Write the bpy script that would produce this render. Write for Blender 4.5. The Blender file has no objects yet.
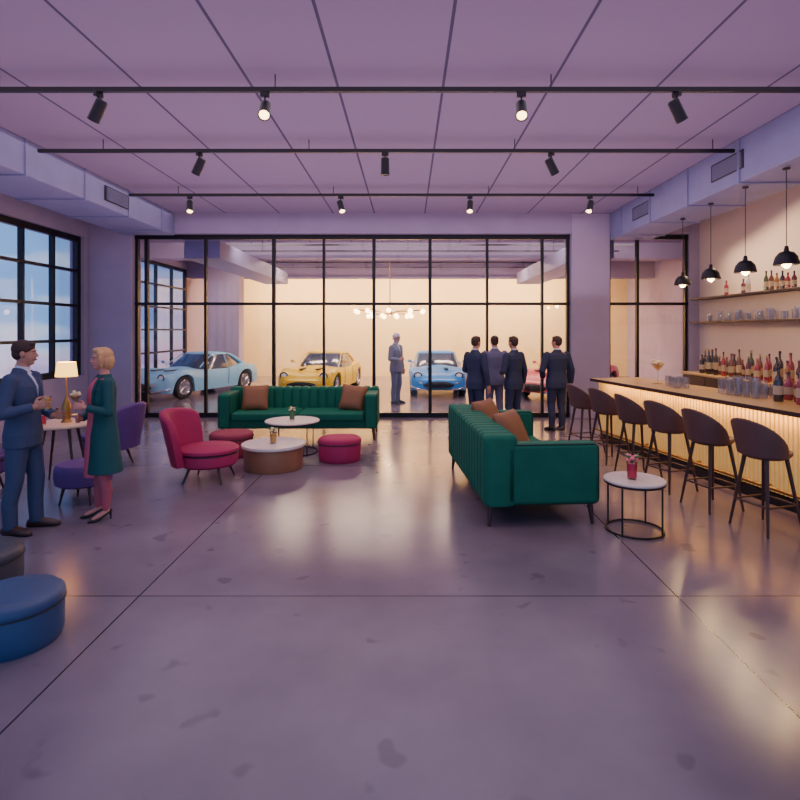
import bpy, bmesh, math, random
from mathutils import Vector, Matrix
random.seed(7)
COL=bpy.context.scene.collection
pi=math.pi
ZOOM=(400,400,800)
def V(*a): return Vector(a)
def lin(c):
    if isinstance(c,str):
        c=[int(c[i:i+2],16)/255 for i in (0,2,4)]
    return [ (x/12.92 if x<=.04045 else ((x+.055)/1.055)**2.4) for x in c]
MATS={}
def mat(name,col,rough=.6,metal=0,emit=0,ecol=None,var=.07,ns=6,coat=0,spec=.5):
    if name in MATS: return MATS[name]
    m=bpy.data.materials.new(name);m.use_nodes=True
    nt=m.node_tree;b=nt.nodes['Principled BSDF']
    c=lin(col)
    tc=nt.nodes.new('ShaderNodeTexCoord');n=nt.nodes.new('ShaderNodeTexNoise')
    n.inputs['Scale'].default_value=ns;n.inputs['Detail'].default_value=3
    nt.links.new(tc.outputs['Object'],n.inputs['Vector'])
    mx=nt.nodes.new('ShaderNodeMix');mx.data_type='RGBA'
    mx.inputs[6].default_value=[x*(1-var*2) for x in c]+[1]
    mx.inputs[7].default_value=[min(1,x*(1+var*2)) for x in c]+[1]
    nt.links.new(n.outputs['Fac'],mx.inputs[0])
    nt.links.new(mx.outputs[2],b.inputs['Base Color'])
    b.inputs['Roughness'].default_value=rough;b.inputs['Metallic'].default_value=metal
    b.inputs['Specular IOR Level'].default_value=spec
    if coat: b.inputs['Coat Weight'].default_value=coat; b.inputs['Coat Roughness'].default_value=.08
    if emit:
        b.inputs['Emission Color'].default_value=lin(ecol or col)+[1]
        b.inputs['Emission Strength'].default_value=emit
    MATS[name]=m;return m
def glassmat(name,tint,refl=.12,rough=.03,blend=.25,mul=.6,diff=0):
    m=bpy.data.materials.new(name);m.use_nodes=True;nt=m.node_tree
    nt.nodes.remove(nt.nodes['Principled BSDF']);out=nt.nodes['Material Output']
    t=nt.nodes.new('ShaderNodeBsdfTransparent');t.inputs[0].default_value=lin(tint)+[1]
    g=nt.nodes.new('ShaderNodeBsdfGlossy');g.inputs['Roughness'].default_value=rough
    l=nt.nodes.new('ShaderNodeLayerWeight');l.inputs[0].default_value=blend
    mm=nt.nodes.new('ShaderNodeMath');mm.operation='MULTIPLY_ADD';mm.inputs[1].default_value=mul;mm.inputs[2].default_value=refl*.3
    nt.links.new(l.outputs['Fresnel'],mm.inputs[0])
    x=nt.nodes.new('ShaderNodeMixShader')
    nt.links.new(mm.outputs[0],x.inputs[0]);nt.links.new(t.outputs[0],x.inputs[1]);nt.links.new(g.outputs[0],x.inputs[2])
    last=x
    if diff:
        d=nt.nodes.new('ShaderNodeBsdfDiffuse');d.inputs[0].default_value=(.9,.9,.95,1)
        y=nt.nodes.new('ShaderNodeMixShader');y.inputs[0].default_value=diff
        nt.links.new(x.outputs[0],y.inputs[1]);nt.links.new(d.outputs[0],y.inputs[2]);last=y
    nt.links.new(last.outputs[0],out.inputs[0]);MATS[name]=m;return m

class G:
    def __init__(s): s.v=[];s.f=[];s.m=[];s.s=[];s.mi=0;s.M=Matrix();s.wn=False
    def add(s,vs,fs,sm=True):
        o=len(s.v);s.v+=[tuple(s.M@Vector(p)) for p in vs]
        s.f+=[tuple(i+o for i in f) for f in fs];s.m+=[s.mi]*len(fs);s.s+=[sm]*len(fs)
    def box(s,x0,x1,y0,y1,z0,z1,bev=0,seg=2,T=None):
        bm=bmesh.new()
        bmesh.ops.create_cube(bm,size=1)
        for v in bm.verts: v.co=V(x0+(v.co.x+.5)*(x1-x0),y0+(v.co.y+.5)*(y1-y0),z0+(v.co.z+.5)*(z1-z0))
        if bev:
            bmesh.ops.bevel(bm,geom=list(bm.edges),offset=bev,segments=seg,affect='EDGES',profile=.5);s.wn=True
        if T is not None:
            for v in bm.verts: v.co=T@v.co
        bm.verts.index_update()
        s.add([v.co for v in bm.verts],[[v.index for v in f.verts] for f in bm.faces],bool(bev));bm.free()
    def rings(s,R,c0=True,c1=True,closed=True,sm=True,loop=False):
        n=len(R[0]);vs=[p for r in R for p in r];fs=[]
        m=len(R)
        for i in range(m if loop else m-1):
            j=(i+1)%m
            for k in range(n if closed else n-1):
                l=(k+1)%n
                fs.append((i*n+k,i*n+l,j*n+l,j*n+k))
        if not loop:
            if c0: fs.append(tuple(range(n))[::-1])
            if c1: fs.append(tuple((m-1)*n+k for k in range(n)))
        s.add(vs,fs,sm)
    def tube(s,P,r,n=8,loop=False,caps=True):
        P=[Vector(p) for p in P];m=len(P)
        rr=r if isinstance(r,(list,tuple)) else [r]*m
        R=[];u=None
        for i,p in enumerate(P):
            if loop: t=(P[(i+1)%m]-P[i-1])
            else: t=P[min(i+1,m-1)]-P[max(i-1,0)]
            t.normalize()
            if u is None: u=t.orthogonal().normalized()
            else:
                u=(u-t*u.dot(t)).normalized()
            w=t.cross(u)
            R.append([p+(u*math.cos(a)+w*math.sin(a))*rr[i] for a in [2*pi*k/n for k in range(n)]])
        s.rings(R,caps,caps,loop=loop)
    def cyl(s,a,b,r,r2=None,n=16): s.tube([a,b],[r,r if r2 is None else r2],n)
    def lathe(s,prof,n=24,c=(0,0,0)):
        R=[[(c[0]+r*math.cos(2*pi*k/n),c[1]+r*math.sin(2*pi*k/n),c[2]+z) for k in range(n)] for r,z in prof]
        s.rings(R,prof[0][0]>1e-4,prof[-1][0]>1e-4)
    def sph(s,c,r,nu=16,nv=10,R=None):
        if not isinstance(r,(tuple,list)): r=(r,r,r)
        c=Vector(c);RR=[]
        for i in range(nv+1):
            a=pi*i/nv
            a=min(max(a,.02),pi-.02)
            ring=[]
            for k in range(nu):
                b=2*pi*k/nu
                p=V(r[0]*math.sin(a)*math.cos(b),r[1]*math.sin(a)*math.sin(b),r[2]*math.cos(a))
                if R is not None: p=R@p
                ring.append(c+p)
            RR.append(ring)
        s.rings(RR)
    def limb(s,P,rr,n=14):
        for i in range(len(P)-1): s.tube([P[i],P[i+1]],[rr[i],rr[i+1]],n)
        for p,r in zip(P,rr): s.sph(p,r*.995,n,8)
def tag(o,label=None,cat=None,kind=None,group=None):
    if label:o['label']=label
    if cat:o['category']=cat
    if kind:o['kind']=kind
    if group:o['group']=group
def mk(g,name,mats,parent=None,label=None,cat=None,kind=None,group=None,loc=(0,0,0),rz=0,ang=40):
    if not isinstance(mats,(list,tuple)): mats=[mats]
    me=bpy.data.meshes.new(name);me.from_pydata([tuple(v) for v in g.v],[],g.f)
    for m in mats: me.materials.append(m)
    me.polygons.foreach_set('material_index',g.m);me.polygons.foreach_set('use_smooth',g.s)
    bm=bmesh.new();bm.from_mesh(me);bmesh.ops.recalc_face_normals(bm,faces=bm.faces);bm.to_mesh(me);bm.free()
    try: me.set_sharp_from_angle(angle=math.radians(ang))
    except Exception: pass
    o=bpy.data.objects.new(name,me);COL.objects.link(o);o.location=loc;o.rotation_euler=(0,0,rz)
    if parent:o.parent=parent
    if g.wn:
        w=o.modifiers.new('wn','WEIGHTED_NORMAL');w.keep_sharp=True
    tag(o,label,cat,kind,group);return o
def thing(name,loc,rz,label,cat,group=None):
    o=bpy.data.objects.new(name,None);COL.objects.link(o);o.empty_display_size=.1
    o.location=loc;o.rotation_euler=(0,0,rz);tag(o,label,cat,None,group);return o
def dup(src,loc,rz=None,label=None,group=None,scale=None):
    def rec(o,par):
        c=o.copy();COL.objects.link(c)
        if par is not None:c.parent=par
        for ch in o.children: rec(ch,c)
        return c
    c=rec(src,None);c.location=loc
    if rz is not None:c.rotation_euler=(0,0,rz)
    if scale: c.scale=(scale,)*3
    if label:c['label']=label
    if group:c['group']=group
    return c
def bake(g,name,m,voxel,it,parent,label=None,shrink=None):
    o=mk(g,name,m,parent,label)
    o.modifiers.clear()
    r=o.modifiers.new('r','REMESH');r.mode='VOXEL';r.voxel_size=voxel
    if it:
        q=o.modifiers.new('s','SMOOTH');q.factor=.5;q.iterations=it
    bpy.context.view_layer.update()
    me=bpy.data.meshes.new_from_object(o.evaluated_get(bpy.context.evaluated_depsgraph_get()))
    o.modifiers.clear();o.data=me;me.materials.clear();me.materials.append(m)
    me.polygons.foreach_set('use_smooth',[True]*len(me.polygons))
    return o

# ---------------------------------------------------------------- materials
M_blk=mat('black_metal','17141d',.4,.3)
M_black=mat('matte_black','1a1722',.5)
M_glass=glassmat('window_glass','f2f0fa',.1,.02,.15,mul=.4)
M_ware=glassmat('drinking_glass','f4f4fa',.15,.05,.3,mul=.5,diff=.06)
M_ware2=glassmat('filled_drinking_glass','f6f4f8',.1,.05,.3,mul=.4)
M_green=mat('green_velvet','0f644e',.65,spec=.25,var=.1)
M_green2=mat('green_velvet_seat','0c5444',.65,spec=.25)
M_seam=mat('dark_green_piping','06251f',.6)
M_wood=mat('dark_wood','432b2a',.45,ns=14)
M_tan=mat('tan_leather','8a5a3c',.65)
M_white=mat('white_top','e0d0c8',.35)
M_beige=mat('beige_top','d0b8a0',.4)
M_bronze=mat('bronze_drum','a8765a',.4,.35)
M_pink=mat('magenta_velvet','a42456',.65,spec=.3)
M_rose=mat('rose_velvet','92364c',.65,spec=.3)
M_purple=mat('purple_velvet','603e80',.65,spec=.3)
M_blue=mat('blue_leather','2f4974',.5)
M_grey=mat('grey_leather','40404c',.5)
M_plum=mat('plum_leather','634240',.55)
M_duct=mat('duct_metal','8886aa',.55,.1,ns=3)
M_wall=mat('wall_paint','a999b2',.8,ns=1.5)
M_cream=mat('cream_paint','e4cebe',.8,ns=1.2,var=.03)
M_cream2=mat('showroom_paint','f5d696',.8,ns=1.2,var=.02)
M_beam=mat('beam_paint','9b8ba6',.8,ns=2)
M_bulb=mat('warm_bulb','ffe2a8',.4,emit=18,ecol='ffd68c')
M_lens=mat('lit_lens','ffe7b8',.4,emit=9,ecol='ffd58a')
M_shade=mat('lamp_shade_fabric','ffd98a',.6,emit=3.2,ecol='ffc055')
M_brass=mat('brass','a57f45',.3,.8)
M_chrome=mat('chrome','c8c8d4',.2,.8)
M_tyre=mat('tyre_rubber','14131a',.7)
M_cglass=mat('car_glass','3c465a',.15,spec=.8,coat=.5)
M_skinA=mat('skin_warm','c08670',.6,ns=20,var=.03)
M_skinB=mat('skin_rosy','d08a7c',.6,ns=20,var=.03)
M_eye=mat('eye_white','b8a8a4',.4)
M_dark=mat('dark_detail','1b1416',.5)
M_lip=mat('lips','9a444a',.5)
M_navy=mat('slate_blue_suit','3b4768',.8)
M_navy2=mat('dark_navy_suit','2a304e',.8)
M_greysuit=mat('mauve_grey_suit','67648a',.8)
M_lgsuit=mat('light_grey_suit','6c6c80',.8)
M_teal=mat('teal_coat','154c50',.8)
M_coral=mat('coral_dress','cc5c74',.7)
M_stock=mat('rosy_stockings','b8586a',.6)
M_shirt=mat('white_shirt','d9d4e4',.7)
M_hairbr=mat('brown_hair','3e2624',.7,ns=40,var=.2)
M_hairbl=mat('blonde_hair','cc9c6c',.6,ns=40,var=.2)
M_hairgr=mat('grey_hair','cbc8d0',.7,ns=40,var=.15)
M_shoe=mat('black_shoe','1e1820',.4)
M_shoeb=mat('brown_shoe','3e2626',.4)
M_red=mat('red_drink','d82c4c',.3)
M_yel=mat('yellow_drink','e0b050',.3)
M_leaf=mat('leaf_green','4f8046',.6)
M_petal=mat('petal_cream','f0d8a8',.6)
M_petalp=mat('petal_pink','e87a8a',.6)

# ---------------------------------------------------------------- setting materials
def floor_mat():
    m=mat('polished_concrete','77667f',.2,var=.0,ns=1);nt=m.node_tree;b=nt.nodes['Principled BSDF']
    L=nt.links;N=nt.nodes
    tc=N.new('ShaderNodeTexCoord')
    n1=N.new('ShaderNodeTexNoise');n1.inputs['Scale'].default_value=.7;n1.inputs['Detail'].default_value=5
    n2=N.new('ShaderNodeTexNoise');n2.inputs['Scale'].default_value=3.4;n2.inputs['Detail'].default_value=2
    L.new(tc.outputs['Object'],n1.inputs['Vector']);L.new(tc.outputs['Object'],n2.inputs['Vector'])
    r=N.new('ShaderNodeValToRGB');r.color_ramp.elements[0].position=.35;r.color_ramp.elements[1].position=.68
    r.color_ramp.elements[0].color=lin('6d5f6e')+[1];r.color_ramp.elements[1].color=lin('887b87')+[1]
    L.new(n1.outputs['Fac'],r.inputs[0])
    r2=N.new('ShaderNodeValToRGB');r2.color_ramp.elements[0].position=.29;r2.color_ramp.elements[1].position=.34
    r2.color_ramp.elements[0].color=(.72,.70,.74,1);r2.color_ramp.elements[1].color=(1,1,1,1)
    L.new(n2.outputs['Fac'],r2.inputs[0])
    mx=N.new('ShaderNodeMix');mx.data_type='RGBA';mx.blend_type='MULTIPLY';mx.inputs[0].default_value=1
    L.new(r.outputs[0],mx.inputs[6]);L.new(r2.outputs[0],mx.inputs[7])
    sx=N.new('ShaderNodeSeparateXYZ');L.new(tc.outputs['Object'],sx.inputs[0])
    acc=None
    for ax,val in ((0,-1.92),(0,1.92),(0,5.7),(0,-5.7),(1,4.0),(1,7.84),(1,11.7)):
        c=N.new('ShaderNodeMath');c.operation='COMPARE';c.inputs[1].default_value=val;c.inputs[2].default_value=.006
        L.new(sx.outputs[ax],c.inputs[0])
        if acc is None: acc=c
        else:
            a=N.new('ShaderNodeMath');a.operation='MAXIMUM';L.new(acc.outputs[0],a.inputs[0]);L.new(c.outputs[0],a.inputs[1]);acc=a
    mx2=N.new('ShaderNodeMix');mx2.data_type='RGBA';mx2.inputs[7].default_value=lin('2b2233')+[1]
    L.new(acc.outputs[0],mx2.inputs[0]);L.new(mx.outputs[2],mx2.inputs[6]);L.new(mx2.outputs[2],b.inputs['Base Color'])
    rr=N.new('ShaderNodeMapRange');rr.inputs[3].default_value=.14;rr.inputs[4].default_value=.26
    L.new(n1.outputs['Fac'],rr.inputs[0]);L.new(rr.outputs[0],b.inputs['Roughness'])
    b.inputs['Specular IOR Level'].default_value=.75
    return m
def ceil_mat():
    m=mat('ceiling_panels','8a7596',.85,var=0);nt=m.node_tree;b=nt.nodes['Principled BSDF'];L=nt.links;N=nt.nodes
    tc=N.new('ShaderNodeTexCoord');sx=N.new('ShaderNodeSeparateXYZ');L.new(tc.outputs['Object'],sx.inputs[0])
    acc=None
    for val in (-5.05,-3.9,-2.75,-1.6,-.72,.36,1.46,2.56,3.7,4.8):
        c=N.new('ShaderNodeMath');c.operation='COMPARE';c.inputs[1].default_value=val;c.inputs[2].default_value=.014
        L.new(sx.outputs[0],c.inputs[0])
        if acc is None: acc=c
        else:
            a=N.new('ShaderNodeMath');a.operation='MAXIMUM';L.new(acc.outputs[0],a.inputs[0]);L.new(c.outputs[0],a.inputs[1]);acc=a
    mx2=N.new('ShaderNodeMix');mx2.data_type='RGBA';mx2.inputs[7].default_value=lin('4c4060')+[1];mx2.inputs[6].default_value=lin('93819b')+[1]
    L.new(acc.outputs[0],mx2.inputs[0]);L.new(mx2.outputs[2],b.inputs['Base Color'])
    return m
M_floor=floor_mat();M_ceil=ceil_mat()
XL,XR,CH,GY=-6.86,6.3,4.4,12.2
SL=-8.05
BY=23.0
WS=.95
def struct(g,name,m,**k): return mk(g,name,m,kind='structure',**k)
g=G();g.box(XL-.3,XR+.3,-1.5,14.1,-.2,0);g.box(SL-.12,9.3,14.1,BY+.2,-.2,0);g.box(XR+.3,9.3,12.42,14.1,-.2,0);struct(g,'floor',M_floor)
g=G();g.box(XL-.3,XR+.3,-1.5,14.1,CH,CH+.2);g.box(SL-.12,9.2,14.1,BY+.2,CH,CH+.2);g.box(XR+.3,9.3,12.42,14.1,CH,CH+.2);struct(g,'ceiling',M_ceil)
def holed(x,y0,y1,wins,t=.3):
    g=G();ys=y0
    for a,b,z0,z1 in wins:
        g.box(x-t,x,ys,a,0,CH);g.box(x-t,x,a,b,0,z0);g.box(x-t,x,a,b,z1,CH);ys=b
    g.box(x-t,x,ys,y1,0,CH);return g
struct(holed(XL,-1.5,14.1,[(1.3,5.7,WS,3.87),(6.58,11.86,WS,3.87)]),'wall_left',M_wall)
g=holed(SL,14.1,BY,[(15.6,20.4,.45,4.1)],.12);g.box(SL,XL-.3,14.02,14.1,0,CH);struct(g,'wall_showroom_left',M_wall)
g=G();g.box(XR,9.3,12.42,12.6,0,CH);g.box(6.08,XR,12.1,12.42,0,CH);struct(g,'wall_front',M_wall)
g=G();g.box(XR,XR+.3,-1.5,12.42,0,CH);struct(g,'wall_right',M_cream)
g=G();g.box(9.0,9.3,12.42,BY,0,CH);struct(g,'wall_showroom_right',M_wall)
g=G();g.box(SL-.12,9.3,BY,BY+.2,0,CH);struct(g,'wall_back',M_cream2)
g=G();g.box(XL,-5.93,12.0,12.45,0,CH,.008,1);struct(g,'trim_1',M_wall,label='painted square column beside the glazed partition')
g=G();g.box(3.51,4.33,12.0,12.45,0,CH,.008,1);struct(g,'trim_2',M_wall,label='painted square column between glazed partitions')
g=G();g.box(-5.93,3.51,12.0,12.42,3.97,CH);g.box(4.33,6.08,12.0,12.42,3.97,CH);struct(g,'trim_3',M_beam,label='ceiling beam above the glazed partition')
g=G();g.box(-7.15,-5.95,19.7,20.3,0,CH);struct(g,'trim_4',M_wall,label='painted showroom column')
g=G();g.box(SL,9.0,16.0,16.5,3.95,CH);g.box(SL,9.0,20.4,20.9,3.8,CH);struct(g,'trim_5',M_beam,label='showroom ceiling beams')
g=G();g.box(XL,XL+.03,0,12.0,0,.12);struct(g,'baseboard_left',M_beam)
g=G();g.box(XR-.03,XR,0,12.1,0,.12);struct(g,'baseboard_right',M_beam)
def window_side(n,a,b,cols,x,wz0=WS,wz1=3.87,d=.12,nr=4):
    x=x-d
    g=G();fw=.04
    for i in range(cols+1):
        y=a+(b-a)*i/cols;w=fw*(1.5 if i in(0,cols) else .7)
        yy=min(max(y,a+w),b-w)
        g.box(x-.05,x+.05,yy-w,yy+w,wz0,wz1)
    for j in range(nr+1):
        z=wz0+(wz1-wz0)*j/nr;w=fw*(1.5 if j in(0,nr) else .7)
        zz=min(max(z,wz0+w),wz1-w)
        g.box(x-.045,x+.045,a,b,zz-w,zz+w)
    g.mi=1;g.box(x-.006,x+.006,a,b,wz0,wz1)
    struct(g,'window_%d'%n,[M_blk,M_glass])
window_side(1,6.58,11.86,6,XL);window_side(2,1.3,5.7,5,XL);window_side(3,15.6,20.4,4,SL,.45,4.1,d=.06,nr=5)
def px(x): return (x-408)*GY/560
def glazing(n,x0,x1,mull,thick=()):
    g=G();Y=GY
    for m in mull:
        w=.035 if m in thick else .026
        g.box(m-w,m+w,Y-.05,Y+.05,0,3.97)
    for z,w in ((.05,.05),(2.47,.03),(3.92,.05)):
        g.box(x0,x1,Y-.045,Y+.045,z-w,z+w)
    g.mi=1;g.box(x0,x1,Y-.006,Y+.006,.05,3.95)
    struct(g,'window_%d'%n,[M_blk,M_glass])
ml=[px(x) for x in (147,206,274,324,374,430,487,542)]
glazing(4,-5.93,3.51,[-5.89]+ml+[3.47],(ml[0],ml[2],ml[4],ml[5]))
glazing(5,4.33,6.08,[4.37,px(637),6.04])

# ducts
def duct(x0,x1,y0,y1,z0,z1,name,label,vents,side):
    t=thing(name,(0,0,z0),0,label,'duct')
    g=G();g.box(x0,x1,y0,y1,0,z1-z0,.012,1)
    y=y0+.9
    while y<y1: g.box(x0-.02,x1+.02,y,y+.04,-.02,z1-z0);y+=1.35
    mk(g,'duct_body',M_duct,t)
    xs=x1 if side>0 else x0
    for vy in vents:
        g=G();zc=(z1-z0)/2
        g.box(xs-.012,xs+.022,vy-.38,vy+.38,zc-.12,zc+.12)
        g.mi=1
        for k in range(9): g.box(xs-.02,xs+.032,vy-.34,vy+.34,zc-.1+k*.023,zc-.091+k*.023)
        mk(g,'vent_grille',[M_black,M_duct],t,label='dark slatted vent grille')
duct(-6.05,-5.0,1.0,12.0,3.93,CH,'ventilation_duct','long rectangular grey metal ventilation duct under the ceiling beside the windows',[9.6],1)
duct(4.33,5.2,1.0,12.0,3.83,CH,'ventilation_duct','long rectangular grey metal ventilation duct above the bar',[7.6,10.4],-1)

# track rails and lights
rails=[(5.48,4.25),(7.35,4.25),(9.75,4.25)]
for y,z in rails:
    g=G();g.box(-4.85,4.28,y-.022,y+.022,z-.022,z+.022)
    for x in (-4,-1.3,1.4,4): g.cyl((x,y,z),(x,y,CH),.006,n=6)
    mk(g,'track_rail',M_blk,label='black ceiling track rail for spotlights',cat='track rail',group='ceiling track rails')
def head_light(x,y,z,yaw,tilt,lit):
    t=thing('track_light',(x,y,z),yaw,'black cylinder spotlight on the ceiling track, '+('switched on' if lit else 'pointing away'),'spotlight','track spotlights')
    g=G();g.box(-.045,.045,-.02,.02,-.05,0,.004,1);g.cyl((0,0,-.04),(0,0,-.14),.009,n=8);mk(g,'mount',M_blk,t)
    R=Matrix.Translation((0,0,-.17))@Matrix.Rotation(tilt,4,'X')
    g=G();g.M=R;g.lathe([(0.0,.10),(.04,.10),(.055,.085),(.058,-.10),(.06,-.125),(.052,-.125),(.05,-.11),(0,-.11)],20);mk(g,'lamp_can',M_blk,t)
    g=G();g.M=R;g.lathe([(0,-.112),(.048,-.112),(.048,-.116),(0,-.118)],18);mk(g,'lens',M_lens if lit else M_black,t)
spots=[]
for x,y,yaw,tilt,lit in [(-3.03,5.48,1.2,.6,0),(-1.40,5.48,.15,-.75,1),(1.11,5.48,-.15,-.7,1),(2.63,5.48,-1.2,.6,0),
        (-2.74,7.35,1.1,.6,0),(-.30,7.35,0,.1,0),(1.88,7.35,-1.1,.6,0),
        (-3.8,9.75,.4,-.45,1),(-1.17,9.75,.6,-.5,1),(1.08,9.75,-.2,-.45,1),(3.17,9.75,-.7,-.5,1)]:
    head_light(x,y,4.23,yaw,tilt,lit)
    if lit: spots.append((x,y))

# ---------------------------------------------------------------- lights
def light(kind,loc,e,col,size=.1,rot=(0,0,0),sx=None,blend=.6,ang=1.6,name='lamp_or_fill',spread=None):
    d=bpy.data.lights.new(name,kind);d.energy=e;d.color=lin(col) if isinstance(col,str) else col
    if kind=='AREA':
        d.shape='RECTANGLE';d.size=sx or size;d.size_y=size
        if spread: d.spread=math.radians(spread)
    else: d.shadow_soft_size=size
    if kind=='SPOT': d.spot_size=ang;d.spot_blend=blend
    o=bpy.data.objects.new(name,d);COL.objects.link(o);o.location=loc;o.rotation_euler=rot;return o
for x,y in spots: light('SPOT',(x,y-.12,3.98),120 if y>9 else 70,'ffdcae',.05,(0,0,0),ang=1.9,blend=1)
for x in (-4.5,-1.2,2.2,5.5):
    light('AREA',(x,18.2,4.3),230,'ffe0b4',.5,sx=2.6)
for x in (-4.5,0,4.5):
    light('AREA',(x,21.2,4.3),440,'ffdca4',.4,(.55,0,0),sx=4)
    light('AREA',(x,13.6,4.3),150,'ffecd8',.4,(.75,0,0),sx=3.5)  # added front fill, no fixture: brightens the car fronts and the grey-suited man
light('AREA',(0,17.5,2.9),150,'dcc6d4',8,(pi,0,0),sx=14)  # added upward fill, no fixture: lifts the showroom ceiling
light('AREA',(-.5,6.3,4.34),300,'e0cce0',11,sx=9)  # added soft overhead fill for the main room, no fixture
light('AREA',(-.3,7.5,2.55),300,'d6bcd4',8.5,(pi,0,0),sx=9.5)  # added upward fill in mid-air: brightens the main ceiling
light('AREA',(5.75,9.3,4.3),90,'ffdcb4',.3,(0,.25,pi/2),sx=4,spread=110)

# world
w=bpy.data.worlds.new('World');bpy.context.scene.world=w;w.use_nodes=True;nt=w.node_tree;N=nt.nodes;L=nt.links
bg=N['Background'];tc=N.new('ShaderNodeTexCoord');sx=N.new('ShaderNodeSeparateXYZ');L.new(tc.outputs['Generated'],sx.inputs[0])
mp=N.new('ShaderNodeMapping');mp.inputs['Scale'].default_value=(2,3,9);mp.inputs['Rotation'].default_value=(.7,.5,0);L.new(tc.outputs['Generated'],mp.inputs[0])
nz=N.new('ShaderNodeTexNoise');nz.inputs['Scale'].default_value=2.4;nz.inputs['Detail'].default_value=2;L.new(mp.outputs[0],nz.inputs['Vector'])
a=N.new('ShaderNodeMath');a.operation='MULTIPLY_ADD';a.inputs[1].default_value=.6;L.new(nz.outputs['Fac'],a.inputs[0]);L.new(sx.outputs[2],a.inputs[2])
r=N.new('ShaderNodeValToRGB');L.new(a.outputs[0],r.inputs[0]);e=r.color_ramp.elements
e[0].position=.12;e[0].color=lin('a894cc')+[1];e[1].position=.8;e[1].color=lin('6a9ee0')+[1]
for p,c in ((.22,'e0d0ea'),(.3,'cce2f8'),(.38,'86bcf2')):
    q=e.new(p);q.color=lin(c)+[1]
L.new(r.outputs[0],bg.inputs[0]);bg.inputs[1].default_value=1.5

# ---------------------------------------------------------------- people
def superhead(g,c,R):
    g.M=Matrix.Translation(c)@R
    g.sph((-.014,0,.030),(.094,.076,.088),22,14)
    g.sph((.018,0,-.02),(.070,.062,.088),20,14)
    g.sph((.040,0,-.085),(.036,.038,.027))
    g.sph((0,0,-.06),(.06,.058,.05))
    g.limb([(.082,0,.010),(.098,0,-.022)],[.008,.0115],8)
    g.sph((.086,.010,-.026),.009,8,6);g.sph((.086,-.010,-.026),.009,8,6)
    g.sph((.080,0,-.052),(.012,.024,.006));g.sph((.079,0,-.062),(.012,.021,.006))
    g.sph((.070,0,.026),(.016,.05,.010))
    for sd in (-1,1): g.sph((-.005,sd*.076,-.008),(.02,.010,.031),10,8)
    g.M=Matrix()
def hand(g,W,d,n,thumb,curl,s=1):
    W=Vector(W);d=Vector(d).normalized();n=Vector(n);n=(n-d*n.dot(d)).normalized();t=Vector(thumb);t=(t-d*t.dot(d)-n*t.dot(n)).normalized()
    B=Matrix((d,t,n)).transposed()
    g.limb([W-d*.04,W+d*.015],[.027*s,.025*s],10)
    g.sph(W+d*.05*s,(.052*s,.042*s,.016*s),14,10,R=B)
    g.sph(W+d*.07*s,(.032*s,.041*s,.013*s),14,10,R=B)
    for off,L,r in ((.033,.070,.0086),(.0115,.080,.009),(-.0105,.074,.0086),(-.032,.057,.0078)):
        p=W+d*.088*s+t*off*s;a=curl*.45;P=[p-d*.02,p]
        for k,fr in enumerate((.45,.32,.23)):
            p=p+(d*math.cos(a)+n*math.sin(a)+t*off*.9)*L*fr*s;P.append(p);a+=curl
        g.limb(P,[r*s*1.05,r*s,r*s*.96,r*s*.9,r*s*.8],8)
    p=W+d*.022*s+t*.03*s;P=[p];q=p+(d*.55+t*.75+n*.35)*.038*s;P.append(q)
    q=q+(d*.8+t*(.35-.4*min(curl,1))+n*(.3+.5*min(curl,1)))*.032*s;P.append(q)
    q=q+(d*.8+t*(.1-.4*min(curl,1))+n*(.3+.5*min(curl,1)))*.024*s;P.append(q)
    g.limb(P,[.014*s,.0115*s,.0105*s,.009*s],8)
    return W+d*.092*s+n*.030*s
RELAX=lambda sd:dict(e=(-.035,sd*.265,1.13),w=(.02,sd*.28,.88),d=(.12,0,-1),n=(0,-sd,0),t=(1,0,.1),c=.35)
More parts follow.
